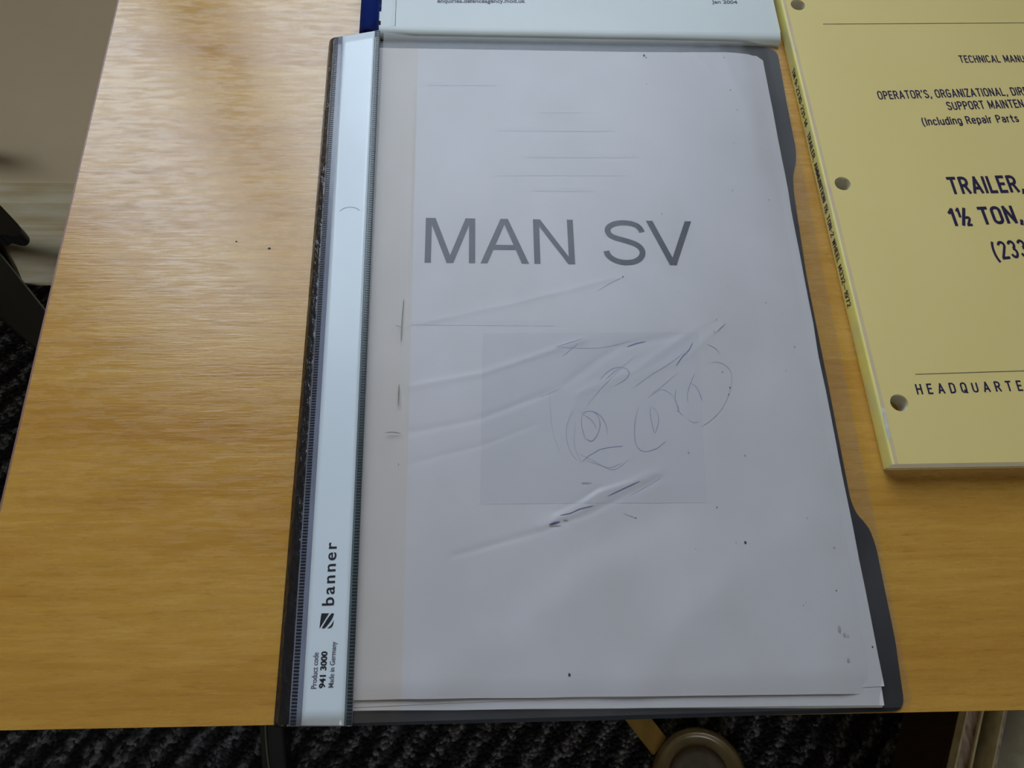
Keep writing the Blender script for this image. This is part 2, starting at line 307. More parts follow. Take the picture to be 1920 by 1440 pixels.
# condensed gothic lettering drawn as strokes of even weight: glyph = (width, polylines) in a box 1 high
def _arc(cx,cy,rx,ry,a0,a1,n=8): return [(cx+rx*math.cos(math.radians(a0+(a1-a0)*k/n)),cy+ry*math.sin(math.radians(a0+(a1-a0)*k/n))) for k in range(n+1)]
def _bowl(x0,x1,y0,y1): r=min((y1-y0)/2,(x1-x0)*.6); return [(x0,y1)]+_arc(x1-r,y1-r,r,r,90,0,5)+_arc(x1-r,y0+r,r,r,0,-90,5)+[(x0,y0)]
def _ring(x0,x1,y0,y1): rx=(x1-x0)/2; ry=min(rx*1.05,(y1-y0)/2); cx=(x0+x1)/2; return _arc(cx,y1-ry,rx,ry,180,0,10)+_arc(cx,y0+ry,rx,ry,0,-180,10)+[(x0,y1-ry)]
_w=.40
GL={
'A':(.46,[[(0,0),(.23,1),(.46,0)],[(.075,.28),(.385,.28)]]),'B':(.40,[[(0,0),(0,1)],_bowl(0,.38,.52,1),_bowl(0,.40,0,.52)]),
'C':(.40,[_arc(.2,.79,.2,.21,5,180,8)+_arc(.2,.21,.2,.21,180,355,8)]),'D':(.40,[[(0,0),(0,1)],_bowl(0,.40,0,1)]),
'E':(.33,[[(.33,1),(0,1),(0,0),(.33,0)],[(0,.52),(.29,.52)]]),'F':(.33,[[(.33,1),(0,1),(0,0)],[(0,.52),(.29,.52)]]),
'G':(.41,[_arc(.2,.79,.2,.21,5,180,8)+_arc(.2,.21,.2,.21,180,360,8)+[(.4,.48),(.22,.48)]]),'H':(.40,[[(0,0),(0,1)],[(.40,0),(.40,1)],[(0,.52),(.40,.52)]]),
'I':(.0,[[(0,0),(0,1)]]),'L':(.31,[[(0,1),(0,0),(.31,0)]]),'M':(.52,[[(0,0),(0,1),(.26,.15),(.52,1),(.52,0)]]),'N':(.41,[[(0,0),(0,1),(.41,0),(.41,1)]]),
'O':(.42,[_ring(0,.42,0,1)]),'P':(.38,[[(0,0),(0,1)],_bowl(0,.38,.46,1)]),'Q':(.42,[_ring(0,.42,0,1),[(.25,.22),(.44,-.06)]]),
'R':(.40,[[(0,0),(0,1)],_bowl(0,.38,.48,1),[(.22,.48),(.40,0)]]),
'S':(.40,[_arc(.2,.78,.19,.22,10,180,7)+[(.03,.68),(.10,.58),(.30,.45),(.37,.36)]+_arc(.2,.22,.2,.22,15,-180,8)]),
'T':(.40,[[(0,1),(.40,1)],[(.20,1),(.20,0)]]),'U':(.40,[[(0,1),(0,.21)]+_arc(.2,.21,.2,.21,180,360,8)+[(.4,1)]]),'W':(.62,[[(0,1),(.155,0),(.31,.95),(.465,0),(.62,1)]]),
'Y':(.42,[[(0,1),(.21,.45),(.42,1)],[(.21,.45),(.21,0)]]),'Z':(.38,[[(0,1),(.38,1),(0,0),(.38,0)]]),
'0':(.38,[_ring(0,.38,0,1)]),'1':(.16,[[(0,.80),(.16,1),(.16,0)]]),
'2':(.36,[_arc(.18,.79,.18,.21,175,-25,8)+[(.0,.0),(.36,0)]]),'3':(.36,[_arc(.18,.77,.17,.23,165,-85,8),_arc(.18,.27,.18,.27,85,-165,8)]),
'4':(.40,[[(.29,0),(.29,1),(0,.27),(.40,.27)]]),'7':(.36,[[(0,1),(.36,1),(.12,0)]]),'9':(.38,[_ring(0,.38,.38,1),[(.38,.7),(.36,.3),(.28,.06),(.12,0),(.02,.1)]]),
',':(.05,[[(.05,.06),(0,-.14)]]),"'":(.03,[[(.03,1.02),(0,.80)]]),'(':(.16,[_arc(.36,.42,.36,.86,130,230,8)]),')':(.16,[_arc(-.2,.42,.36,.86,50,-50,8)]),
'-':(.24,[[(0,.44),(.24,.44)]]),'—':(.62,[[(0,.44),(.62,.44)]]),'/':(.3,[[(0,0),(.3,1)]]),'.':(.02,[[(0,0),(.02,.04)]]),
'n':(.33,[[(0,0),(0,.70)],[(0,.5)]+_arc(.17,.52,.16,.19,150,0,6)+[(.33,0)]]),'c':(.31,[_arc(.16,.53,.16,.18,5,180,6)+_arc(.16,.18,.16,.18,180,355,6)]),
'l':(0,[[(0,0),(0,1.02)]]),'u':(.33,[[(0,.70),(0,.18)]+_arc(.16,.18,.16,.18,180,330,6),[(.33,.7),(.33,0)]]),'d':(.34,[_ring(0,.34,0,.70),[(.34,0),(.34,1.02)]]),
'i':(0,[[(0,0),(0,.70)],[(0,.90),(0,1.0)]]),'g':(.34,[_ring(0,.34,0,.70),[(.34,.7),(.34,-.08)]+_arc(.17,-.08,.17,.16,0,-170,6)]),
'e':(.33,[[(0,.36),(.33,.36)]+_arc(.165,.52,.165,.18,0,180,7)+_arc(.165,.18,.165,.18,180,340,7)]),'p':(.34,[_ring(0,.34,0,.70),[(0,.7),(0,-.25)]]),
'a':(.32,[[(.32,0),(.32,.5)]+_arc(.16,.52,.16,.18,0,170,6),_ring(0,.32,0,.40)]),'r':(.22,[[(0,0),(0,.70)],[(0,.48)]+_arc(.17,.5,.16,.20,160,75,4)]),
't':(.20,[[(.07,.95),(.07,.14),(.12,.02),(.2,.01)],[(-.05,.68),(.2,.68)]]),'s':(.29,[_arc(.145,.53,.135,.17,10,180,5)+[(.06,.42),(.23,.30)]+_arc(.145,.17,.145,.17,30,-175,6)]),
}
def _split(lines):
    out=[]
    for ln in lines:
        cur=[ln[0]]
        for i in range(1,len(ln)):
            if (ln[i][0]-cur[-1][0])**2+(ln[i][1]-cur[-1][1])**2<1e-6: continue
            if len(cur)>1:
                a=Vector(cur[-1])-Vector(cur[-2]); b=Vector(ln[i])-Vector(cur[-1])
                if a.angle(b)>.8: out.append(cur); cur=[cur[-1]]
            cur.append(ln[i])
        out.append(cur)
    return out
def stroke_shape(s_, wt, space):
    V=[];F=[];x=0.0;st_=0
    for ch in s_:
        if ch==' ': x+=.28+space; continue
        if ch=='½':
            items=[(.0,.48,.5,'1'),(.12,0,1,'/'),(.36,0,.5,'2')]; wd=.55
        else: items=[(0,0,1,ch)]; wd=GL[ch][0]
        for ox,oy,k,g in items:
            for ln in _split(GL[g][1]):
                P=[Vector((x+ox+a*k,oy+(b*(1-wt)+wt/2)*k)) for a,b in ln]; n=len(P); q0=len(V); st_+=1; hw=wt/2*(.8 if k<1 else 1)
                for i,pt in enumerate(P):
                    d0=(P[i]-P[i-1]).normalized() if i else (P[1]-P[0]).normalized(); d1=(P[i+1]-P[i]).normalized() if i<n-1 else d0
                    n0=Vector((-d0.y,d0.x)); n1=Vector((-d1.y,d1.x)); mt=n0+n1
                    if mt.length<.35: mt=n0
                    else: mt=mt/mt.length_squared*2
                    if mt.length>1.8: mt=mt.normalized()*1.8
                    ext=Vector((0,0))
                    if i==0: ext=-d0*hw*(0 if n>4 else .8)
                    if i==n-1: ext=d0*hw*(0 if n>4 else .8)
                    for q_ in (pt+mt*hw+ext,pt-mt*hw+ext): V.append((q_.x,q_.y,(st_%5)*.004))
                for i in range(n-1): F.append((q0+2*i,q0+2*i+1,q0+2*i+3,q0+2*i+2))
        x+=wd+space+wt
    return V,F
def gothic(name,s_,p0,p1,cap,m,parent,visible=None,wt=.15,space=.10,up=None,z=None):
    V,F=stroke_shape(s_,wt,space); VV,_=stroke_shape(visible or s_,wt,space)
    u0=min(v[0] for v in VV); u1=max(v[0] for v in VV); p0=Vector(p0); p1=Vector(p1); d=p1-p0; sx=d.length/(u1-u0); d.normalize()
    upv=Vector(up) if up else Vector((-d.y,d.x,0))
    nrm=d.cross(upv).normalized(); return poly(name,[p0+d*((v[0]-u0)*sx)+upv*(v[1]*cap)+nrm*v[2] for v in V],F,m,parent)

def ribbon_into(VS,FS, pts, wdt, zf, step=1.2, taper=True):
    P=[Vector((p[0],p[1])) for p in pts]
    if len(P)>2:
        Q=[]
        for i in range(len(P)-1):
            p0=P[max(i-1,0)];p1=P[i];p2=P[i+1];p3=P[min(i+2,len(P)-1)]; n=max(1,int((p2-p1).length/step))
            for k in range(n):
                t=k/n; Q.append(.5*((2*p1)+(-p0+p2)*t+(2*p0-5*p1+4*p2-p3)*t*t+(-p0+3*p1-3*p2+p3)*t**3))
        Q.append(P[-1]); P=Q
    else:
        n=max(1,int((P[1]-P[0]).length/step)); P=[P[0].lerp(P[1],k/n) for k in range(n+1)]
    b=len(VS); n=len(P)
    for i,p in enumerate(P):
        d=(P[min(i+1,n-1)]-P[max(i-1,0)]); d=d.normalized() if d.length>1e-6 else Vector((1,0)); q=Vector((-d.y,d.x))
        t=i/(n-1); ww=wdt*(.35+.65*math.sin(math.pi*min(1,max(0,t)))**.5 if taper else 1)/2
        for s in (-1,1):
            x,y=p.x+q.x*ww*s,p.y+q.y*ww*s; VS.append((x,y,zf(x,y)))
    for i in range(n-1): FS.append((b+2*i,b+2*i+1,b+2*i+3,b+2*i+2))
def smooth01(t): t=max(0,min(1,t)); return t*t*(3-2*t)

# ---------------------------------------------------------------- the room
def struct(o): o['kind']='structure'; return o
RX0,RX1,RY0,FZ,CZ = -1700.0,2300.0,-2600.0,-720.0,1680.0
struct(box('floor',(RX0,RY0,FZ-30),(RX1,WALL_Y+150,FZ),M['carpet']))
struct(box('ceiling',(RX0,RY0,CZ),(RX1,WALL_Y+150,CZ+60),M['ceil']))
struct(box('wall_left',(RX0-100,RY0,FZ),(RX0,WALL_Y+150,CZ),M['wall']))
struct(box('wall_right',(RX1,RY0,FZ),(RX1+100,WALL_Y+150,CZ),M['wall']))
bm=bmesh.new()
add_box(bm,(RX0-100,RY0-100,FZ),(FX0,RY0,CZ)); add_box(bm,(FX1,RY0-100,FZ),(RX1+100,RY0,CZ))
add_box(bm,(FX0,RY0-100,FZ),(FX1,RY0,FZ0)); add_box(bm,(FX0,RY0-100,FZ1),(FX1,RY0,CZ))
struct(from_bm('wall_front',bm,M['wall']))
wg=struct(thing('added_fill_window',None,None,((FX0+FX1)/2,RY0-50,FZ0)))  # added for fill light from behind the viewer
for lo,hi in (((FX0,RY0-70,FZ0),(FX1,RY0-30,FZ0+50)),((FX0,RY0-70,FZ1-50),(FX1,RY0-30,FZ1)),((FX0,RY0-70,FZ0+50),(FX0+50,RY0-30,FZ1-50)),((FX1-50,RY0-70,FZ0+50),(FX1,RY0-30,FZ1-50)),((375,RY0-70,FZ0+50),(425,RY0-30,FZ1-50))): box('frame',lo,hi,M['pvc'],wg,4)
for a_,b_ in ((FX0+50,375),(425,FX1-50)): box('pane',(a_,RY0-52,FZ0+50),(b_,RY0-48,FZ1-50),M['glass'],wg)
bm=bmesh.new()
add_box(bm,(RX0,WALL_Y,FZ),(WX0,WALL_Y+150,CZ)); add_box(bm,(WX1,WALL_Y,FZ),(RX1,WALL_Y+150,CZ))
add_box(bm,(WX0,WALL_Y,FZ),(WX1,WALL_Y+150,WZ0)); add_box(bm,(WX0,WALL_Y,WZ1),(WX1,WALL_Y+150,CZ))
struct(from_bm('wall_back',bm,M['wall']))
# window: frame, mullions, glazing, sill
wf=struct(thing('window_1',None,None,((WX0+WX1)/2,WALL_Y+75,WZ0)))
bm=bmesh.new(); fy0,fy1=WALL_Y+40,WALL_Y+100
for lo,hi in (((WX0,fy0,WZ0),(WX1,fy1,WZ0+50)),((WX0,fy0,WZ1-50),(WX1,fy1,WZ1)),((WX0,fy0,WZ0+50),(WX0+50,fy1,WZ1-50)),((WX1-50,fy0,WZ0+50),(WX1,fy1,WZ1-50))): add_box(bm,lo,hi,4)
from_bm('frame',bm,M['pvc'],wf)
MUL=[(-235.0,-165.0)]
for a,bb_ in MUL: box('mullion',(a,fy0,WZ0+50),(bb_,fy1,WZ1-50),M['pvc'],wf,4)
xs=[WX0+50]+[v for ab in MUL for v in ab]+[WX1-50]
for i in range(0,len(xs),2): box('pane',(xs[i],WALL_Y+68,WZ0+50),(xs[i+1],WALL_Y+72,WZ1-50),M['glass'],wf)
box('sill',(WX0-30,WALL_Y-25,WZ0-22),(WX1+30,WALL_Y+40,WZ0),M['pvc'],wf,5)
# moulded skirting board
prof=[(WALL_Y,-505),(WALL_Y-3,-507),(WALL_Y-5,-514),(WALL_Y-5,-528),(WALL_Y-8,-534),(WALL_Y-14,-538),(WALL_Y-14,-541.5),(WALL_Y-10.5,-543),(WALL_Y-10.5,-546),(WALL_Y-12,-556),(WALL_Y-13,-572),(WALL_Y-12,-577),(WALL_Y-11,-580),(WALL_Y-16,-582),(WALL_Y-18,-587),(WALL_Y-18,-597),(WALL_Y-15.5,-600),(WALL_Y-15,-606),(WALL_Y-15,FZ),(WALL_Y,FZ)]
vs_=[];fs=[]
for x in (RX0,RX1):
    for y,z in prof: vs_.append((x,y,z))
n=len(prof)
for i in range(n): fs.append((i,(i+1)%n,n+(i+1)%n,n+i))
fs+= [tuple(range(n-1,-1,-1)),tuple(range(n,2*n))]
struct(poly('baseboard_back',vs_,fs,M['skirt']))

# ---------------------------------------------------------------- the desk
DL, DF, DB, DR = -105.5, 0.6, 588.0, 1095.0
desk=thing('office_desk','beech laminate office desk with black metal legs standing by the wall','desk',(495,294,FZ))
plate('tabletop',[[(DL-1.2,DF+1),(DR,DF-9),(DR,DB),(DL+1.6,DB)]],-25,0,M['wood'],desk)
e=plate('edge_band',[[(DL-2.0,DF+1),(DL-1.2,DF+1),(DL+1.6,DB),(DL+0.8,DB)]],-25,-.1,M['edge'],desk); e['label']='plum brown edge strip along the left side'
for sx,xt,xf in ((-1,-60,-147),(1,1050,1141)):
    leg=poly('leg',[(xt-20,270,-25),(xt+20,270,-25),(xt+20,340,-25),(xt-20,340,-25),(xf-12,270,FZ+30),(xf+12,270,FZ+30),(xf+12,340,FZ+30),(xf-12,340,FZ+30)],
        [(0,1,2,3),(7,6,5,4),(0,4,5,1),(1,5,6,2),(2,6,7,3),(3,7,4,0)],M['metal'],desk)
    obox('foot',(xf+9,-110),(xf-100 if sx<0 else xf+60,560),27,FZ,FZ+32,M['metal'],leg,3)
    box('top_rail',(xt-22,60,-45),(xt+22,520,-25.2),M['metal'],leg,2)
t_=tube('foot_highlight',[(-138,-110,FZ+33),(-157,-30,FZ+33),(-163,5,FZ+33),(-170,60,FZ+33)],1.4,M['glint'],desk,6); t_['label']='thin bright line standing in for the highlight along the foot'  # thin metal line put in as the highlight along the foot

VS=[];FS=[]
for cx_,cy_,r_ in ((-18.5,190.8,.55),(-32.9,194.3,.4)):
    b=len(VS); VS.append((cx_,cy_,.03))
    for k in range(8): VS.append((cx_+r_*1.2*math.cos(k*.785),cy_+r_*math.sin(k*.785),.03))
    for k in range(8): FS.append((b,b+1+k,b+1+(k+1)%8))
tag(poly('dark_specks',VS,FS,M['speck'],desk),kind='stuff')
# ---------------------------------------------------------------- the report folder
def gauss_line(x,y,pts,wd):
    best=0
    for i in range(len(pts)-1):
        ax,ay=pts[i];bx,by=pts[i+1]; dx,dy=bx-ax,by-ay; L2=dx*dx+dy*dy
        t=((x-ax)*dx+(y-ay)*dy)/L2; tc_=max(0,min(1,t)); ex,ey=x-(ax+tc_*dx),y-(ay+tc_*dy)
        s=(dx*ey-dy*ex)/math.sqrt(L2); d2=ex*ex+ey*ey
        if d2<(4*wd)**2:
            g=math.exp(-d2/(2*wd*wd)); best=max(best,g)
    return best
CREASES=[ # polyline, amplitude mm, width mm
 ([(41.23,151.14),(85.65,161.59),(133.21,175.10)],.10,.7),
 ([(44.02,124.09),(72.89,129.74),(115.12,144.72)],.16,.8),
 ([(44.05,104.43),(71.59,110.17),(99.62,121.37)],-.16,.8),
 ([(44.74,92.25),(72.51,99.07),(93.70,107.71)],-.13,.7),
 ([(61.17,56.40),(91.02,64.21),(111.53,70.99),(141.58,85.24)],-.26,.7),
 ([(93.14,67.20),(113.98,77.17),(139.71,87.41)],.26,1.2),
 ([(94.08,65.77),(100.31,69.73),(108.52,71.66),(115.95,76.10)],.30,.5),
 ([(99.42,72.21),(106.69,75.19),(113.09,79.27),(117.39,81.95)],-.25,.5),
 ([(109.66,73.70),(116.17,79.23),(122.51,81.25),(129.93,83.26)],.25,.4),
 ([(110.34,120.12),(137.43,131.74),(164.17,151.29)],.14,1.2),
 ([(106.27,124.82),(129.37,141.47),(161.54,148.29)],-.14,1.2),
 ([(134.80,126.98),(158.06,137.67),(175.76,152.53)],.12,1.0),
 ([(149.68,30.24),(154.25,43.39),(160.75,55.02)],-.16,2.2),
 ([(99.18,89.00),(105.30,106.48),(109.00,115.52)],.10,2.0),
 ([(52.08,9.32),(80.19,29.91),(110.20,50.04)],.35,7.0),
 ([(145.57,28.48),(170.31,50.88),(197.47,66.56)],.25,8.0),
 ([(82.25,35.40),(110.82,59.88),(142.26,71.55)],-.30,6.0),
 ([(122.31,5.81),(137.43,24.98),(154.76,39.55)],.25,5.0),
 ([(142.97,305.43),(135.60,207.53),(131.29,151.38)],.05,.35),
 ([(193.56,306.52),(201.75,269.32),(202.25,237.65)],.12,2.0),
 ([(179.82,304.47),(188.63,289.12)],.15,1.0),
]
def D(x,y):
    d=.10*noise.noise(Vector((x/28,y/34,1.3)))+.035*noise.noise(Vector((x/7,y/9,4.1)))
    for pts,a,wd in CREASES: d+=(.75 if wd<4 else 1.6)*a*gauss_line(x,y,pts,wd)
    return d
PZ=3.0
def page_z(x,y):
    z=PZ+D(x,y)*.8
    z-=1.3*smooth01((x-196)/18)            # the stack thins towards its free edge
    z-=.9*smooth01((14-y)/12)
    return z
def cover_z(x,y):
    z=PZ+.75+D(x,y)
    z+=1.9*(1-smooth01((x-27)/16))+.28*math.exp(-((x-43.8)/.9)**2)*smooth01((290-y)/20)   # lift to the strip, scored hinge ridge
    z-=2.4*smooth01((x-204)/15)
    z-=1.0*smooth01((13-y)/12)
    return max(z, 0.95)
folder=thing('report_folder','clear-fronted black report folder holding worn papers, in the middle of the desk','folder',(112,155,0))
# black back cover with the thumb cut-out on its free edge
back=[(0.2,-0.2),(110,-0.9),(221.0,-0.7),(222.6,23),(222.6,58),(221.4,65),(217.5,70.5),(216.2,76),(216.4,125),(216.2,176),(218.0,222),(219.2,231),(222.2,240),(223.2,247),(223.4,276),(224.0,307.5),(218,310.9),(0.2,310.6)]
plate('back_cover',[rounded(back,[1.5,1,5,3,3,3,2,3,6,6,6,3,3,3,3,5,3,1],5)],0.05,.55,M['black'],folder)
# sheets of the document, one by one
def sheet(zb, zt, left, right_b, right_t, yb_l, yb_r, yt, rag, m):
    R=[]
    n=26
    for k in range(n+1):
        y=yb_r+(yt-yb_r)*k/n; x=right_b+(right_t-right_b)*k/n+rag*noise.noise(Vector((y/24,zb*9,0)))
        R.append((x,y))
    lp=[(left,yb_l)]+[(left+(right_b-left)*k/8, yb_l+(yb_r-yb_l)*k/8+.25*noise.noise(Vector((k*.9,zb*5,2)))) for k in range(1,8)]+R[:-2]+[(R[-1][0]-.6,yt-3),(R[-1][0]-3.5,yt)]+[(left,yt)]
    return plate('sheet',[lp],zb,zt,m,folder)
for k in range(6):
    zb=.6+.17*k; off=random.uniform(-.5,.5)
    sheet(zb,zb+.13,12+off,212.8+off,215.2+off*.5,5.4-.1*k+random.uniform(-.3,.3),1.0+random.uniform(-.4,.4),304.0+random.uniform(-.8,.5),.7,M['paper'] if k%2 else M['paper_edge'])
# the lower sheet whose corner sticks out at the bottom right
sheet(1.64,1.75,12,214.6,213.4,5.4,7.6,303,.4,M['paper'])
# top sheet as a creased surface
def grid_sheet(name, x0,x1f,y0f,y1f,zf,m,nx,ny,par=None):
    V=[];F=[]
    for j in range(ny+1):
        for i in range(nx+1):
            s=i/nx; t=j/ny
            y=y0f(x0+(212-x0)*s)*(1-t)+y1f(x0+(212-x0)*s)*t; x=x0+(x1f(y)-x0)*s
            V.append((x,y,zf(x,y)))
    for j in range(ny):
        for i in range(nx):
            a=j*(nx+1)+i; F.append((a,a+1,a+nx+2,a+nx+1))
    return poly(name,V,F,m,par or folder,True)
def top_right(y):
    x=210.4- (.9*smooth01((60-y)/60)) + 3.2*smooth01((y-180)/130)+.25*noise.noise(Vector((y/18,3,1)))
    if y>298: x-= 6*(1-math.sqrt(max(0,1-((y-298)/6.2)**2)))
    if y<9: x-=1.2*(9-y)/4
    return x
top=grid_sheet('title_sheet',24,top_right,lambda x:7.9-(x-27)*.0142+.2*noise.noise(Vector((x/20,0,0))),lambda x:303.4+.8*smooth01((x-150)/60),page_z,M['paper'],230,330)
top['label']='worn title page with pen scribbles'
def on_page(h): return lambda x,y: page_z(x,y)+h
# faint print showing through from the next sheet
def page_quad(name,pts,h,m,n=24):
    a,b_,c_,d_=[Vector(p) for p in pts]; V=[];F=[]
    for j in range(n+1):
        for i in range(n+1):
            p=(a.lerp(b_,i/n)).lerp(d_.lerp(c_,i/n),j/n); V.append((p.x,p.y,page_z(p.x,p.y)+h))
    for j in range(n):
        for i in range(n): q=j*(n+1)+i; F.append((q,q+1,q+n+2,q+n+1))
    return poly(name,V,F,m,top,True)
page_quad('faint_picture',[(71.21,75.77),(158.23,75.11),(163.88,148.38),(73.13,147.93)],.05,M['show'],90)
for pts in ([(80.68,254.30),(135.90,254.73)],[(93.89,239.07),(145.96,239.65)],[(80.19,228.74),(138.87,229.30)],[(48.09,281.05),(81.20,281.64)],[(43.36,152.97),(103.28,152.31)],[(101.09,265.36),(121.42,265.67)],[(96.88,220.37),(123.53,220.59)]):
    a,b_=pts; page_quad('faint_text_line',[(a[0],a[1]-1.0),(b_[0],b_[1]-1.0),(b_[0],b_[1]+1.0),(a[0],a[1]+1.0)],.07,M['show2'],30)
# the title
# drawn letter by letter from straight strokes and one curved S
T0,T1=[(48.63,181.99),(157.16,180.87)]; TT0=[(49.20,204.90)][0]
def title():
    V=[];F=[]
    o=Vector(T0); e=(Vector(T1)-o).normalized(); n=Vector((-e.y,e.x)); cap=22.86
    def P(u,v): q=o+e*u+n*(v*cap); return (q.x,q.y)
    def polyg(pts):
        b=len(V)
        for u,v in pts: x,y=P(u,v); V.append((x,y,page_z(x,y)+.12))
        F.append(tuple(range(b,b+len(pts))))
    def band(L_,R_):
        b=len(V)
        for (u,v),(u2,v2) in zip(L_,R_):
            for a,c in ((u,v),(u2,v2)): x,y=P(a,c); V.append((x,y,page_z(x,y)+.12))
        for i in range(len(L_)-1): F.append((b+2*i,b+2*i+1,b+2*i+3,b+2*i+2))
    return V,F,polyg,band,cap
V,F,polyg,band,cap=title()
s=2.95
# M
x0,x1=(0.00,21.71)
polyg([(x0,0),(x0+s*.92,0),(x0+s*.92,1),(x0,1)]); polyg([(x1-s*.92,0),(x1,0),(x1,1),(x1-s*.92,1)])
xm=(x0+x1)/2; polyg([(xm-s*.5,0),(xm+s*.45,0),(x0+s*1.45,1),(x0+s*.5,1)]); polyg([(xm-s*.45,0),(xm+s*.5,0),(x1-s*.5,1),(x1-s*1.45,1)])
# A
x0,x1=(24.01,44.96); xm=(x0+x1)/2
polyg([(x0,0),(x0+s*1.02,0),(xm+s*.1,.90),(xm+s*.45,1),(xm-s*.55,1)]); polyg([(x1-s*1.05,0),(x1,0),(xm+s*.55,1),(xm-s*.25,1),(xm-s*.08,.90)])
polyg([(x0+3.6,.30),(x1-3.6,.30),(x1-4.6,.41),(x0+4.6,.41)])
# N
x0,x1=(47.26,64.98)
polyg([(x0,0),(x0+s*.9,0),(x0+s*.9,1),(x0,1)]); polyg([(x1-s*.9,0),(x1,0),(x1,1),(x1-s*.9,1)]); polyg([(x1-s*1.0,0),(x1-s*.1,.0),(x0+s*1.05,1),(x0+s*.1,1)])
# S, an outline of two offset curves
x0,x1=(77.62,96.33); wS=x1-x0
mid=[(.955,.735),(.93,.80),(.86,.875),(.74,.925),(.60,.945),(.46,.945),(.32,.92),(.20,.865),(.145,.795),(.15,.715),(.21,.645),(.33,.595),(.48,.555),(.63,.515),(.77,.465),(.875,.395),(.925,.30),(.905,.205),(.83,.125),(.71,.07),(.57,.05),(.42,.055),(.28,.09),(.17,.15),(.10,.225),(.075,.30)]
Q=[]
for i in range(len(mid)-1):
    p0=Vector(mid[max(i-1,0)]);p1=Vector(mid[i]);p2=Vector(mid[i+1]);p3=Vector(mid[min(i+2,len(mid)-1)])
    for k in range(4):
        t=k/4; Q.append(.5*((2*p1)+(-p0+p2)*t+(2*p0-5*p1+4*p2-p3)*t*t+(-p0+3*p1-3*p2+p3)*t**3))
Q.append(Vector(mid[-1])); Lf=[];Rt=[]
for i,q in enumerate(Q):
    d=Q[min(i+1,len(Q)-1)]-Q[max(i-1,0)]; dx,dy=d.x*wS,d.y*cap; l=math.hypot(dx,dy); nx,ny=-dy/l,dx/l
    h=s*.44; Lf.append((x0+q.x*wS+nx*h,q.y+ny*h/cap)); Rt.append((x0+q.x*wS-nx*h,q.y-ny*h/cap))
band(Lf,Rt)
# V
x0,x1=(97.75,118.24); xm=(x0+x1)/2
polyg([(x0,1),(x0+s*1.0,1),(xm+s*.5,0),(xm-s*.5,0)][::-1]); polyg([(x1-s*1.0,1),(x1,1),(xm+s*.5,0),(xm-s*.5,0)][::-1])
poly('printed_title',V,F,M['ink'],top)
# pen scribbles
def strokes(name,lst,m,h=.14):
    VS=[];FS=[]
    for wd,pts in lst: ribbon_into(VS,FS,pts,wd,on_page(h))
    return tag(poly(name,VS,FS,m,top),kind='stuff')
strokes('pen_scribble',[
 (.35,[(112.02,112.10),(115.31,113.21),(118.02,112.05),(119.28,108.63),(118.83,105.26),(117.12,101.93),(115.11,100.40),(113.07,101.53),(112.21,104.65),(111.79,108.25),(112.41,111.42),(113.54,112.32)]),
 (.30,[(113.05,111.41),(115.71,109.57),(117.24,106.85),(117.77,105.27)]),
 (.30,[(116.38,113.20),(119.48,111.35),(121.55,107.48),(121.86,102.99)]),
 (.30,[(111.22,92.12),(113.66,94.26),(116.28,95.76),(118.47,97.05),(122.75,97.88),(127.64,98.27)]),
 (.28,[(135.49,114.88),(134.04,110.76),(133.00,106.24),(132.72,100.65),(133.70,97.32),(135.91,95.97),(138.91,96.38),(141.80,97.67),(144.81,100.08)]),
 (.28,[(140.25,114.83),(139.75,111.85),(140.18,107.30),(140.88,103.47),(142.54,107.28),(143.09,110.68),(142.07,113.44),(140.66,114.60)]),
 (.30,[(120.55,126.65),(122.95,129.48),(125.72,131.37),(128.66,132.31),(131.91,131.57),(132.87,129.89),(131.79,127.52),(129.22,125.65),(126.24,123.78)]),
 (.25,[(122.74,126.63),(125.80,129.46),(128.62,131.83)]),
 (.30,[(151.26,122.19),(150.66,118.69),(151.16,115.20),(151.72,112.44),(153.25,110.59)]),
 (.30,[(157.52,124.98),(159.39,124.02),(160.79,120.95),(161.62,116.97)]),
 (.26,[(160.01,129.25),(157.74,124.98),(155.82,119.82),(155.64,116.32)]),
 (.26,[(166.55,142.59),(169.33,141.35),(171.11,139.37),(171.36,137.90)]),
 (.30,[(171.81,148.30),(173.67,150.31),(175.99,152.32)]),
 (.30,[(103.64,141.63),(108.38,143.32),(114.96,145.51)]),
 (.24,[(105.84,137.25),(109.32,140.39),(112.82,143.31)]),
],M['pen'])
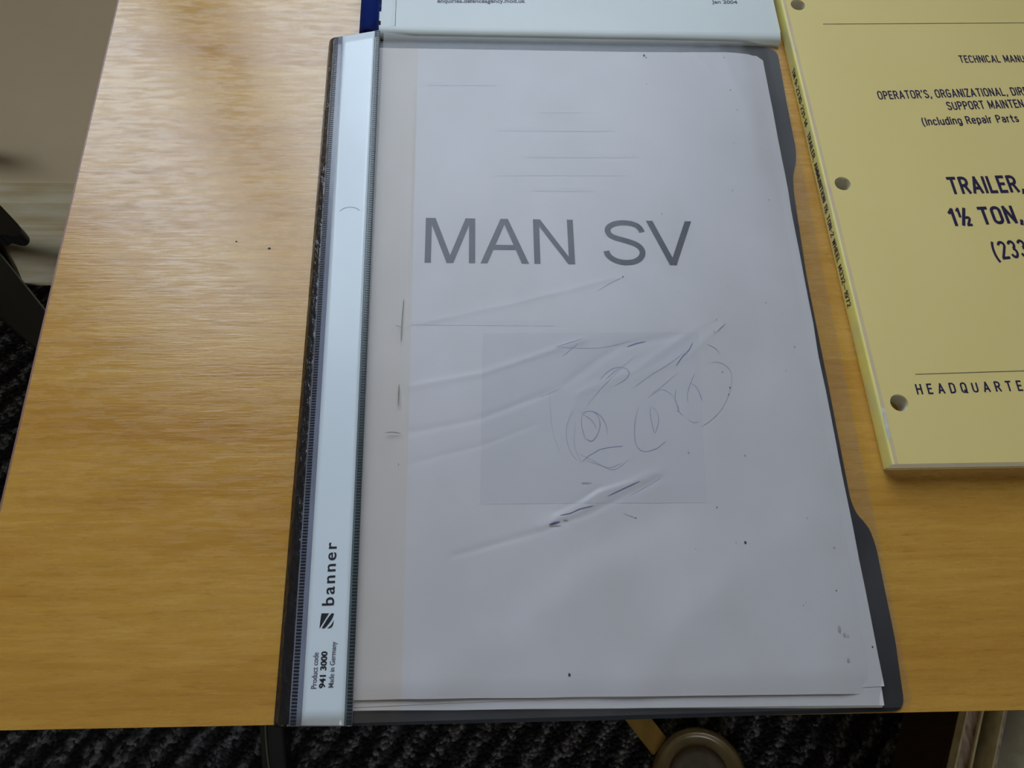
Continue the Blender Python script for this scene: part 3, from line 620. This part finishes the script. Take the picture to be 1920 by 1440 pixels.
strokes('faint_pen_scribble',[
 (.30,[(109.17,92.79),(107.23,95.43),(105.80,99.84),(105.67,105.39),(106.98,109.88),(108.67,113.27)]),
 (.26,[(110.79,91.91),(108.97,96.50),(108.45,102.02),(109.69,108.72)]),
 (.26,[(112.93,92.75),(117.00,90.97),(122.12,89.61),(126.44,91.28)]),
 (.26,[(99.63,121.41),(100.01,106.57),(102.63,95.48)]),
 (.28,[(166.61,134.03),(170.02,134.49),(173.19,133.02),(175.20,129.63),(174.32,123.21),(171.55,117.36),(168.81,113.21),(164.58,109.11),(159.86,105.98)]),
 (.26,[(152.69,129.29),(149.07,126.46),(145.46,123.41),(141.94,121.09)]),
 (.26,[(139.54,118.78),(145.34,122.24),(149.48,119.86),(150.77,115.67)]),
 (.26,[(154.86,109.43),(156.83,107.82),(159.48,108.25)]),
 (.24,[(134.51,123.49),(142.75,129.36),(148.64,132.92),(158.37,140.17)]),
 (.24,[(114.38,115.51),(121.43,123.58),(129.73,131.83),(135.71,137.10)]),
 (.24,[(95.23,119.12),(100.70,121.40),(104.02,123.01)]),
 (.24,[(102.75,141.63),(120.46,141.07),(134.07,143.96)]),
 (.22,[(109.96,95.40),(115.02,92.72),(123.10,88.73),(129.73,92.98)]),
 (.22,[(122.32,168.06),(128.36,171.99),(133.42,174.63)]),
 (.26,[(125.86,71.42),(130.21,69.70)]),
 (.22,[(128.46,78.03),(136.09,82.15),(141.61,85.27)]),
],M['pen2'])
strokes('strong_pen_scribble',[
 (.5,[(132.96,141.50),(136.67,142.96),(141.02,143.93)]),
 (.4,[(152.61,132.66),(155.77,137.00),(158.79,139.92),(160.77,143.36)]),
 (.8,[(97.18,67.37),(99.63,68.14),(101.27,68.52)]),
 (.35,[(101.39,70.97),(105.49,71.73),(108.62,73.12),(114.22,74.49)]),
 (.35,[(120.23,78.15),(125.58,80.60),(133.13,83.89)]),
 (.4,[(151.38,115.20),(151.51,112.44)]),
],M['pen3'])
# grime and specks
VS=[];FS=[]
def blot(cx,cy,rx,ry,h,zf=None,n=9):
    b=len(VS); VS.append((cx,cy,page_z(cx,cy)+h))
    for k in range(n):
        a=2*math.pi*k/n; r=random.uniform(.7,1.2); x,y=cx+rx*r*math.cos(a),cy+ry*r*math.sin(a); VS.append((x,y,page_z(x,y)+h))
    for k in range(n): FS.append((b,b+1+k,b+1+(k+1)%n))
for (x,y),r in zip([(154.82,301.06),(155.76,299.69),(195.30,279.70),(173.78,122.89),(172.92,119.84),(171.10,59.42),(130.37,69.65),(101.88,14.16),(133.89,175.04),(213.02,21.06),(203.02,41.06),(190.60,36.90),(189.43,35.97),(162.04,73.10),(172.97,303.52),(194.89,300.49),(197.03,267.53)],(.8,.45,.3,.35,.25,.55,.3,.55,.35,.35,.3,.2,.2,.3,.3,.3,.25)):
    blot(x,y,r*.8,r*1.1,.16)
tag(poly('dark_specks',VS,FS,M['speck'],top),kind='stuff')
VS=[];FS=[]
for (x,y),(a,b_) in zip([(201.46,27.61),(202.67,16.55),(203.00,25.34),(112.31,83.47),(99.16,67.08),(103.30,69.05)],((1.0,2.2),(.9,1.2),(.8,1.0),(3,.5),(3,.5),(1.5,.4))): blot(x,y,a*.7,b_*.7,.15)
for k in range(26):
    blot(random.uniform(150,208),random.uniform(20,300),random.uniform(.15,.45),random.uniform(.15,.6),.15)
tag(poly('grey_smudges',VS,FS,M['grime2'],top),kind='stuff')

# the spine: creased black fold, welded clear sleeve with ribbed seams, printed insert
COLS_B=[(0.21,0.23,0.40),(2.04,0.19,2.20),(5.81,0.09,3.20),(9.92,-0.02,4.20),(10.31,-0.03,4.40),(24.66,-0.42,5.20),(25.20,-0.43,5.30),(27.34,-0.49,5.30)]
COLS_T=[(-0.15,309.05,0.60),(1.17,307.79,3.50),(3.32,307.12,5.50),(6.88,306.34,6.80),(7.67,306.32,7.00),(23.03,308.84,8.20),(23.53,309.03,8.20),(25.54,309.46,8.00)]
def strip_pt(c, t):
    """c = column position (float), t 0 at the front end, 1 at the far end"""
    i=min(int(c),len(COLS_B)-2); f=c-i
    b_=Vector(COLS_B[i]).lerp(Vector(COLS_B[i+1]),f); tt=Vector(COLS_T[i]).lerp(Vector(COLS_T[i+1]),f)
    p=b_.lerp(tt,t); p.z+=.25*math.sin(t*9)*.3; return p
def strip(name,c0,c1,nc,nt_,m,lift=0,t0=0,t1=1,parent=None,smooth=True):
    V=[];F=[]
    for j in range(nt_+1):
        for i in range(nc+1):
            q=strip_pt(c0+(c1-c0)*i/nc,t0+(t1-t0)*j/nt_); q.z+=lift; V.append(q)
    for j in range(nt_):
        for i in range(nc):
            a=j*(nc+1)+i; F.append((a,a+1,a+nc+2,a+nc+1))
    if True:   # skirt of thickness around the strip
        b=len(V)
        for v in V[:b]: V.append(Vector((v.x,v.y,v.z-.35)))
        n=nc+1
        for j in range(nt_):
            for i in range(nc):
                a=b+j*n+i; F.append((a,a+n,a+n+1,a+1))
        for j in range(nt_): F.append((j*n,(j+1)*n,b+(j+1)*n,b+j*n)); F.append((j*n+nc,b+j*n+nc,b+(j+1)*n+nc,(j+1)*n+nc))
        for i in range(nc): F.append((i,b+i,b+i+1,i+1)); k=nt_*n; F.append((k+i,k+i+1,b+k+i+1,b+k+i))
    return poly(name,V,F,m,parent or folder,smooth)
sp_=strip('spine_fold',0,2,12,160,M['leather']); sp_['label']='creased glossy black fold'
# little dents and folds on the spine are real relief
for v in sp_.data.vertices:
    q=v.co+root_of(folder); x,y=q.x*1000,q.y*1000
    v.co.z+=(.25*noise.noise(Vector((x/3,y/7,2)))+.12*noise.noise(Vector((x/1.2,y/2.5,5))))/1000
sl=strip('clear_sleeve',2,7,20,60,M['sleeve']); sl['label']='grey translucent label sleeve'
s2=strip('seam_band',5.05,6.95,3,60,M['sleeve2'],.06,parent=sl)
def seam(name,c0,c1,n,cols=None):
    VS=[];FS=[]
    for k in range(n):
        t=(k+.5)/n; h=.5/n*.62
        a=strip_pt(c0,t-h);b_=strip_pt(c1,t-h);c=strip_pt(c1,t+h);d=strip_pt(c0,t+h)
        q=len(VS)
        for p in (a,b_,c,d): VS.append((p.x,p.y,p.z+.08))
        for p in (a,b_,c,d):
            m_=(a+b_+c+d)/4; r_=p.lerp(m_,.2); VS.append((r_.x,r_.y,r_.z+.22))
        FS+= [(q+4,q+5,q+6,q+7),(q,q+1,q+5,q+4),(q+1,q+2,q+6,q+5),(q+2,q+3,q+7,q+6),(q+3,q,q+4,q+7)]
    return tag(poly(name,VS,FS,M['rib'],sl),kind='stuff')
seam('ribbed_seam',2.12,2.62,270); seam('ribbed_seam',6.1,6.95,270)
ins=strip('label_insert',4.0,5.0,8,60,M['label'],.22,.001,.999); ins['label']='pale blue-white paper insert with a maker\'s print at its foot'
def strip_z(x,y):
    t=y/310.0; a=strip_pt(4,t);b_=strip_pt(5,t); f=(x-a.x)/(b_.x-a.x); return a.z+(b_.z-a.z)*f+.34
def ltext(s_,p0,p1,cap,m,bold=0,spacing=1): return text('printed_text',s_,(p0[0],p0[1],0),(p1[0],p1[1],0),cap,m,ins,bold=bold,spacing=spacing,zf=strip_z)
a,b_=[(18.94,39.25),(18.77,61.65)]; ltext('banner',a,b_,4.2,M['ink_lbl'],.012,1.25)
a,b_=[(14.64,11.73),(14.66,23.51)]; ltext('Product code',a,b_,1.9,M['ink_small'],.01)
a,b_=[(17.51,11.83),(17.66,23.79)]; ltext('941 3000',a,b_,2.05,M['ink_lbl'],.03)
a,b_=[(20.39,11.93),(20.60,26.91)]; ltext('Made in Germany',a,b_,1.75,M['ink_small'],.01)
# square emblem cut by two sweeping white curves
lg=[(19.22,31.42),(19.30,36.49),(14.81,36.59),(14.40,31.52)]   # foot-right, top-right, top-left, foot-left (reading upwards)
o_=Vector(lg[0]); eu=Vector(lg[1])-o_; ev=Vector(lg[3])-o_
def LG(u,v): q=o_+eu*u+ev*v; return (q.x,q.y,strip_z(q.x,q.y))
V=[];F=[]
def lband(A,B):
    b=len(V)
    for p,q in zip(A,B): V.append(LG(*p)); V.append(LG(*q))
    for i in range(len(A)-1): F.append((b+2*i,b+2*i+1,b+2*i+3,b+2*i+2))
N_=12
def cv(p0,p1,p2): return [((1-t)**2*p0[0]+2*t*(1-t)*p1[0]+t*t*p2[0],(1-t)**2*p0[1]+2*t*(1-t)*p1[1]+t*t*p2[1]) for t in [k/N_ for k in range(N_+1)]]
def ic(p0,p1,p2): return [(1-y,1-x) for x,y in cv(p0,p1,p2)]
lband(ic((.06,0),(.02,.4),(0,.97)),ic((.62,0),(.42,.30),(.02,1)))
lband(ic((.80,.0),(.50,.34),(.17,1)),ic((.99,.02),(.88,.55),(.36,1)))
lband(ic((1,.44),(.86,.84),(.56,1)),ic((1,.60),(.98,.98),(.66,1)))
poly('printed_emblem',V,F,M['ink_lbl'],ins)
VS=[];FS=[]
for k in range(16):
    a=math.pi*(.15+.7*k/15); q=strip_pt(4.5,.668); x=q.x-4.5*math.cos(a); y=q.y+3.2*math.sin(a)-1.0
    b0=len(VS)
    for dx,dy in ((-.3,-.1),(.25,-.15),(.3,.12),(-.2,.14)): VS.append((x+dx,y+dy,strip_z(x,y)))
    FS.append((b0,b0+1,b0+2,b0+3))
tag(poly('faint_smudge',VS,FS,M['grime2'],ins),kind='stuff')
# clear front cover
def cov_right(y): return 223.9+.2*noise.noise(Vector((y/40,8,1)))-(5*(1-math.sqrt(max(0,1-((4-y)/4.2)**2))) if y<4 else 0)-(4*(1-math.sqrt(max(0,1-((y-305)/5.2)**2))) if y>305 else 0)
fc=grid_sheet('clear_front_cover',43.6,cov_right,lambda x:.5,lambda x:310.7,cover_z,M['clear'],240,330)
fc['label']='cloudy scratched transparent front sheet'
hz=grid_sheet('hinge_flap',26.9,lambda y:43.6,lambda x:.5,lambda x:310.7,cover_z,M['clear_warm'],24,160,fc); hz['label']='hinge flap of the clear sheet, its slope shade put into the tint'
# grime caught along the scored hinge
VS=[];FS=[]
for pts,wd in (([(40.33,163.57),(39.93,153.54),(39.76,143.74)],.5),([(39.43,124.82),(39.47,115.67)],.6),([(34.65,104.13),(37.52,104.54),(40.83,104.07)],.5),([(37.38,151.07),(39.58,150.58)],.7),([(39.94,91.96),(40.37,91.11)],.9)):
    ribbon_into(VS,FS,pts,wd,lambda x,y:cover_z(x,y)+.05)
tag(poly('hinge_grime',VS,FS,M['grime'],fc),kind='stuff')

# ---------------------------------------------------------------- comb-bound manual behind the folder
man=thing('comb_bound_manual','off-white comb-bound manual with a blue plastic spine, behind the report folder','manual',(120,460,0))
MX0,MX1,MY0,MY1=21.4,225.6,311.6,607.0-20
MT=4.6
skew=-.012   # the free edge runs slightly to the left going away
def mq(x,y): return (x+(y-MY0)*skew*(x-MX0)/(MX1-MX0), y)
slots=[(329.6+14.3*k) for k in range(18)]
holes=[[(22.6,y-4),(25.1,y-4),(25.1,y+4),(22.6,y+4)] for y in slots]+[[(22.6,316.5),(25.1,316.5),(25.1,319.4),(22.6,319.4)]]
for k,(z0,z1,mm_) in enumerate(((.1,.5,M['manual']),(.5,MT-.5,M['paper_edge']),(MT-.5,MT,M['manual']))):
    f_=(.5,2.6,4.2)[k]; sh=[(MX0,MY0+f_),(MX1-(.5 if k==1 else 0),MY0-.2+f_),mq(MX1-(.5 if k==1 else 0),MY1),(MX0,MY1)]
    plate(('back_cover','page_block','front_cover')[k],[rounded(sh,[2,1.5,1.5,1],4)]+holes,z0,z1,mm_,man)
# rounded front lip of the cover
lip=[]
for j in range(7):
    a=math.pi/2*j/6; lip.append((MY0-.15+1.1*(1-math.cos(a))*-1, MT-1.1+1.1*math.cos(a)))
V=[];F=[]
lipp=[(MY0+4.25,MT),(MY0+3.1,MT-.08),(MY0+2.1,MT-.3),(MY0+1.2,MT-.7),(MY0+.5,MT-1.25),(MY0,MT-2.0),(MY0-.3,MT-2.9),(MY0-.3,.05)]
for i in range(41):
    x=MX0+.5+(MX1-MX0-.8)*i/40
    for y,z in lipp: V.append((x,y+(.2*noise.noise(Vector((x/30,0,3))) if z<MT-.2 else 0),z))
n=len(lipp)
for i in range(40):
    for j in range(n-1): F.append((i*n+j,i*n+j+1,(i+1)*n+j+1,(i+1)*n+j))
l_=poly('curled_front_lip',V,F,M['manual'],man,True)
# clear acetate hinge strip at the binding side, with its fine edge line
plate('hinge_strip',[[(30.2,MY0+4.5),(32.2,MY0+4.5),(31.6,MY1-1),(29.6,MY1-1)]],MT+.02,MT+.06,M['manual_hinge'],man)
plate('hinge_line',[[(32.1,MY0+4.5),(32.35,MY0+4.5),(31.7,MY1-1),(31.5,MY1-1)]],MT+.02,MT+.09,M['rule'],man)
# blue comb: C-shaped spine plus curled fingers
cb=[];CR=5.2; ccx,ccz=19.6,3.9
V=[];F=[]; nseg=16; rows=[310.9,MY1-4]
for y in rows:
    for r_ in (CR,CR-.7):
        for k in range(nseg+1):
            a=math.radians(8+290*k/nseg); V.append((ccx+r_*math.cos(a)*.92,y,ccz+r_*.70*math.sin(a)))
n=nseg+1
for k in range(nseg):
    F.append((k,k+1,2*n+k+1,2*n+k)); F.append((n+k,3*n+k,3*n+k+1,n+k+1)); F.append((k,n+k,n+k+1,k+1)); F.append((2*n+k,2*n+k+1,3*n+k+1,3*n+k))
F.append((0,2*n,3*n,n)); F.append((nseg,n+nseg,3*n+nseg,2*n+nseg))
comb=poly('comb_spine',V,F,M['blue'],man,True); comb['label']='glossy blue plastic comb spine'
fm=None
for y in slots:
    V=[];F=[]
    for k in range(9):
        a=math.radians(10-58*k/8)
        for yy in (-2.6,2.6):
            for r_ in (5.35,4.7): V.append((ccx+.1+r_*.93*math.cos(a),y+yy,ccz+r_*math.sin(a)*.70))
    for k in range(8):
        b=4*k; F+=[(b,b+2,b+6,b+4),(b+1,b+5,b+7,b+3),(b,b+4,b+5,b+1),(b+2,b+3,b+7,b+6)]
    F+=[(0,1,3,2),(32,34,35,33)]
    if fm is None:
        f0=poly('comb_finger',V,F,M['blue'],comb,True); fm=f0
    else:
        f1=fm.copy(); C.objects.link(f1); f1.parent=comb; f1.location=Vector((0,(y-slots[0])/1000,0))
# printing near the top edge of the frame
a,b_=[(52.73,332.19),(96.95,333.35)]; text('printed_text','enquiries.defenceagency.mod.uk',(a[0],a[1],MT+.08),(b_[0],b_[1],MT+.08),2.6,M['ink_small'],man,bold=.02)
a,b_=[(192.80,335.49),(206.12,335.46)]; text('printed_text','Jan 2004',(a[0],a[1],MT+.08),(b_[0],b_[1],MT+.08),2.3,M['ink_small'],man,bold=.02)

# ---------------------------------------------------------------- buff technical manual on the right
book=thing('paperback_manual','yellow-buff softcover technical manual with punched holes, at the right of the desk','manual',(340,228,0))
BT=8.2
by0=88.0; 
B0=Vector((232.0,by0)); lean=(-4.1/219.0)     # the spine leans slightly to the left going away
def BP(u,v): return (232.0+u+lean*v, by0+v+.0*u)      # u across, v away
BW,BH=215.9,279.4
HOLES=[(235.67,331.55),(237.70,221.02),(240.32,113.68)]
hl=[circ(c,3.7) for c in HOLES]
def bkshape(i0,i1,j0,j1,rad=1.2): return rounded([BP(i0,j0),BP(i1,j0+1.0),BP(i1,j1),BP(i0,j1)],rad,3)
plate('back_cover',[bkshape(.4,BW,0,BH)]+hl,.05,.5,M['yellow'],book)
plate('page_block',[bkshape(.9,BW-.8,.6,BH-.6)]+hl,.5,BT-.45,M['paper_edge'],book)
fcv=plate('front_cover',[bkshape(1.3,BW,0,BH)]+hl,BT-.45,BT,M['yellow'],book)
# rounded card spine wrapping the page block
prof=[(1.3,BT+.01),(.8,BT-.02),(.35,BT-.25),(.1,BT-.7),(0,BT-1.4),(-.05,4),(0,1.2),(.15,.5),(.5,.1)]
def spine_piece(name,pr,m,th=.02,nn=40):
    V=[];F=[]
    for j in range(nn+1):
        v=BH*j/nn
        for u,z in pr: x,y=BP(u,v); V.append((x+.12*noise.noise(Vector((v/20,z,2))),y,z))
    n=len(pr)
    for j in range(nn):
        for i in range(n-1): F.append((j*n+i,(j+1)*n+i,(j+1)*n+i+1,j*n+i+1))
    return poly(name,V,F,m,book,True)
spn=spine_piece('spine_cover',prof,M['yspine_lit']); spn['label']='yellow spine with window light put into its colour and the title printed along it'
fl=spine_piece('worn_fold',[(2.3,BT+.02),(1.9,BT+.05),(1.3,BT+.05),(.8,BT+.02)],M['yfold']); fl['label']='rubbed pinkish fold along the spine'
plate('scuff_mark',[rounded([BP(.6,10),BP(2.2,11),BP(2.0,17),BP(2.4,23),BP(.9,24),BP(.4,18)],.8,3)],BT+.05,BT+.09,M['scuff'],fl)
# printing on the cover; each line is set from the visible letters and runs on past the frame
def cover_text(s_,vis,pts,cap,wt=.15,space=.10):
    (a,b_)=pts; return gothic('printed_text',s_,(a[0],a[1],BT+.06),(b_[0],b_[1],BT+.06),cap,M['navy'],fcv,visible=vis,wt=wt,space=space)
cover_text('TECHNICAL MANUAL','TECHNICAL MAN',[(311.69,294.32),(342.95,295.29)],4.89,.15)
cover_text("OPERATOR'S, ORGANIZATIONAL, DIRECT","OPERATOR'S, ORGANIZATIONAL, DIR",[(265.05,270.22),(338.78,274.08)],5.29,.15)
cover_text('SUPPORT MAINTENANCE','SUPPORT MAINTEN',[(297.96,264.20),(336.85,266.43)],5.29,.15)
cover_text('(Including Repair Parts','(Including Repair Parts',[(283.32,254.65),(331.65,257.57)],4.82,.15)
cover_text('TRAILER, AMMUNITION','TRAILER',[(287.35,215.24),(320.51,216.68)],9.81,.17)
cover_text('1½ TON, 2-WHEEL','1½ TON',[(283.28,197.94),(314.70,199.80)],9.81,.17)
cover_text('(2330-231-14)','(23',[(299.01,180.52),(310.51,181.64)],9.81*.97,.15)
cover_text('HEADQUARTERS','HEADQUARTE',[(248.63,117.10),(293.59,118.40)],4.69,.15,.46)
for q in ([(246.31,318.39),(375.15,322.50),(375.29,322.94),(246.39,318.83)],[(249.77,125.91),(314.83,127.70),(314.95,128.06),(249.85,126.24)]):
    V=[(x,y,BT+.06) for x,y in q]; poly('printed_rule',V,[(0,1,2,3)],M['rule'],fcv)
# spine lettering runs away-to-near on the upright face
def spine_text(s_,v0,v1,z0,cap):
    x0_,y0_=BP(-.2,v0-by0); x1_,y1_=BP(-.2,v1-by0)
    return gothic('printed_text',s_,(x0_,y0_,z0),(x1_,y1_,z0),cap,M['navy'],spn,wt=.14,up=(0,0,1))
spine_text('TM 9-2330-231-14',(292.4,257.3,252.8,159.6)[0],(292.4,257.3,252.8,159.6)[1],2.7,3.2)
spine_text('TRAILER, AMMUNITION 1½ TON-2 WHEEL M332—1972',(292.4,257.3,252.8,159.6)[2],(292.4,257.3,252.8,159.6)[3],2.7,3.2)

# ---------------------------------------------------------------- things on the floor
# black stand at the skirting board
st=thing('black_floor_stand','black metal stand with a thick slanting foot bar beside the skirting board','stand',(-640,560,FZ))
V=[]
A=Vector((-640,583,0)); Bv=Vector((-300,330,0))
V=[(-564.3,586.0,-600.0),(-526.5,565.5,-600.0),(-454.7,484.1,-600.0),(-402.2,423.5,-600.0),(-389.8,354.2,-600.0),(-457.0,434.5,-600.0),(-507.4,476.8,-600.0),(-553.0,509.8,-600.0)]
V=V+[(x+4,y-6,-619) for x,y,z in V]
n=8
lg_=poly('foot_bar',V,[tuple(range(7,-1,-1)),tuple(range(8,16))]+[(i,(i+1)%8,8+(i+1)%8,8+i) for i in range(8)],M['metal'],st)
tube('bar_highlight',[(-526.5,565.5,-599.6),(-454.7,484.1,-599.6),(-402.2,423.5,-599.6)],1.3,M['glint'],lg_,6)  # highlight along the bar, drawn as a thin bright rod
tube('rubber_foot',[(-406.2,383.5,-720.0),(-406.2,383.5,-640.0)],18,M['rubber'],st,14)
tube('rubber_foot',[(-590,556,-720),(-590,556,-640)],14,M['rubber'],st,14)
tube('post',[(-652,560,FZ),(-652,560,-420)],14,M['metal'],st,16)
V=[(-476.4,565.0,-440.0),(-434.2,526.2,-440.0),(-411.0,502.5,-440.0),(-405.6,495.2,-440.0),(-405.1,489.8,-440.0),(-408.1,485.8,-440.0),(-413.6,486.5,-440.0),(-424.2,489.8,-440.0),(-427.4,484.4,-440.0),(-461.7,501.6,-440.0)]
n=10
hv=rounded([(x,y) for x,y,z in V],[1,6,8,6,5,6,8,6,4,1],4)
plate('handle',[hv],-458,-440,M['rubber'],st)
tube('handle_arm',[(-652,560,-440),(-472.4,545.0,-449)],9,M['metal'],st,12)
# cable draped past the skirting
tag(tube('black_cable',[(-519.1,583.0,-542.7),(-536.2,583.0,-611.2),(-545.6,581.0,-656.4),(-561.5,590.5,-712.0),(-540.0,563.1,-712.0),(-514.6,529.5,-712.0),(-485.6,496.6,-712.0)],4.2,M['rubber'],None,10),'thin black cable hanging down over the skirting board beside the black stand','cable')
# round olive stand with a raised rim
rs=thing('round_wooden_stand','dim olive round stand with a raised rim, on the carpet by the desk front','stand',(328,-66,FZ))
lathe('rim',[(44,0),(52,3),(55,8),(55,13),(53,16),(50.5,17),(48.5,16),(47,12),(44,10),(40,10),(38,9.5),(36,9)],(328,-66,FZ),M['olive_rim'],rs)
lathe('pad',[(35,8),(35,10),(32,12),(27,12.6),(5,12.8)],(328,-66,FZ),M['pad'],rs)
poly('arm',[(*p,z) for z in (FZ,FZ+12) for p in ((222,36),(252,36),(294,-21),(278,-39))],[(3,2,1,0),(4,5,6,7),(0,1,5,4),(1,2,6,5),(2,3,7,6),(3,0,4,7)],M['olive'],rs)
# crate with files
CR0=[(592.00,-3.66),(565.36,-56.42)]
dcr=(Vector(CR0[1])-Vector(CR0[0])).normalized(); ncr=Vector((-dcr.y,dcr.x))
P0=Vector(CR0[0])-dcr*60
if ncr.x<0: ncr=-ncr
crz=math.atan2(dcr.y,dcr.x)+math.pi/2
crate=thing('storage_crate','low dark brown board crate on the carpet at the bottom right corner','crate',(P0.x+150,P0.y-100,FZ))
def cq(u,v): q=P0+ncr*u+dcr*v; return (q.x,q.y)
def cbox(name,u0,u1,v0,v1,z0,z1,m,parent,du=0.0,wob=0):
    V=[]
    for z in (z0,z1):
        s_=du*(z-z0)/(z1-z0)
        for u,v in ((u0+s_,v0),(u1+s_,v0),(u1+s_,v1),(u0+s_,v1)): V.append((*cq(u,v),z))
    return poly(name,V,[(0,1,2,3),(7,6,5,4),(4,5,1,0),(5,6,2,1),(6,7,3,2),(7,4,0,3)],m,parent)
cbox('side_panel',-3,0,0,330,FZ,-610,M['crate_out'],crate); cbox('side_panel',300,309,0,330,FZ,-610,M['crate_out'],crate)
cbox('end_panel',0,300,0,9,FZ,-612,M['crate_out'],crate); cbox('end_panel',0,300,321,330,FZ,-612,M['crate_out'],crate)
cbox('base_panel',0,300,9,321,FZ,FZ+8,M['crate_in'],crate)
zb=FZ+8.5
f1=thing('cream_file','cream bound document standing against the crate side, nearest the desk front','document',(*cq(25,140),zb))
cbox('cover',1,3,20,130,zb,-596,M['file_a'],f1); cbox('page_block',3.3,18,22,128,zb,-604,M['file_p'],f1); cbox('cover',18.3,20.5,20,130,zb,-600,M['file_a'],f1)
f2=thing('grey_file','grey-green document darkened for the shaded gap, standing second from the crate side','document',(*cq(45,140),zb))
cbox('cover',21.2,23,24,128,zb,-622,M['file_b'],f2); cbox('page_block',23.2,31,26,126,zb,-640,M['file_b'],f2); cbox('cover',31.2,33,24,128,zb,-650,M['file_b'],f2)
f3=thing('leaning_file','cream-edged document leaning to the right in the crate','document',(*cq(60,80),zb))
cbox('cover',33.5,35.5,20,118,zb,-598,M['file_a'],f3,5); cbox('page_block',35.7,40,22,116,zb,-602,M['file_p'],f3,5)
# crumpled white plastic packet
V=[];F=[];nx_,ny_=26,30
for j in range(ny_+1):
    for i in range(nx_+1):
        u=46+205*i/nx_; v=12+106*j/ny_; e_=min(i,nx_-i,j,ny_-j)/4.0
        z=-655+ 78*smooth01(e_)*(.75+.35*noise.noise(Vector((u/34,v/30,0))))+9*abs(noise.noise(Vector((u/13,v/16,3))))
        V.append((*cq(u,v),z))
for j in range(ny_):
    for i in range(nx_):
        a=j*(nx_+1)+i; F.append((a,a+1,a+nx_+2,a+nx_+1))
n=len(V); ring=[i for i in range(nx_+1)]+[j*(nx_+1)+nx_ for j in range(1,ny_+1)]+[ny_*(nx_+1)+i for i in range(nx_-1,-1,-1)]+[j*(nx_+1) for j in range(ny_-1,0,-1)]
for i in ring: V.append((V[i][0],V[i][1],zb))
for k in range(len(ring)): k2=(k+1)%len(ring); F.append((ring[k],n+k,n+k2,ring[k2]))
F.append(tuple(range(n,n+len(ring))))
tag(poly('plastic_packet',V,F,M['poly'],None,True),'crumpled glossy white plastic packet lying in the crate','packet')
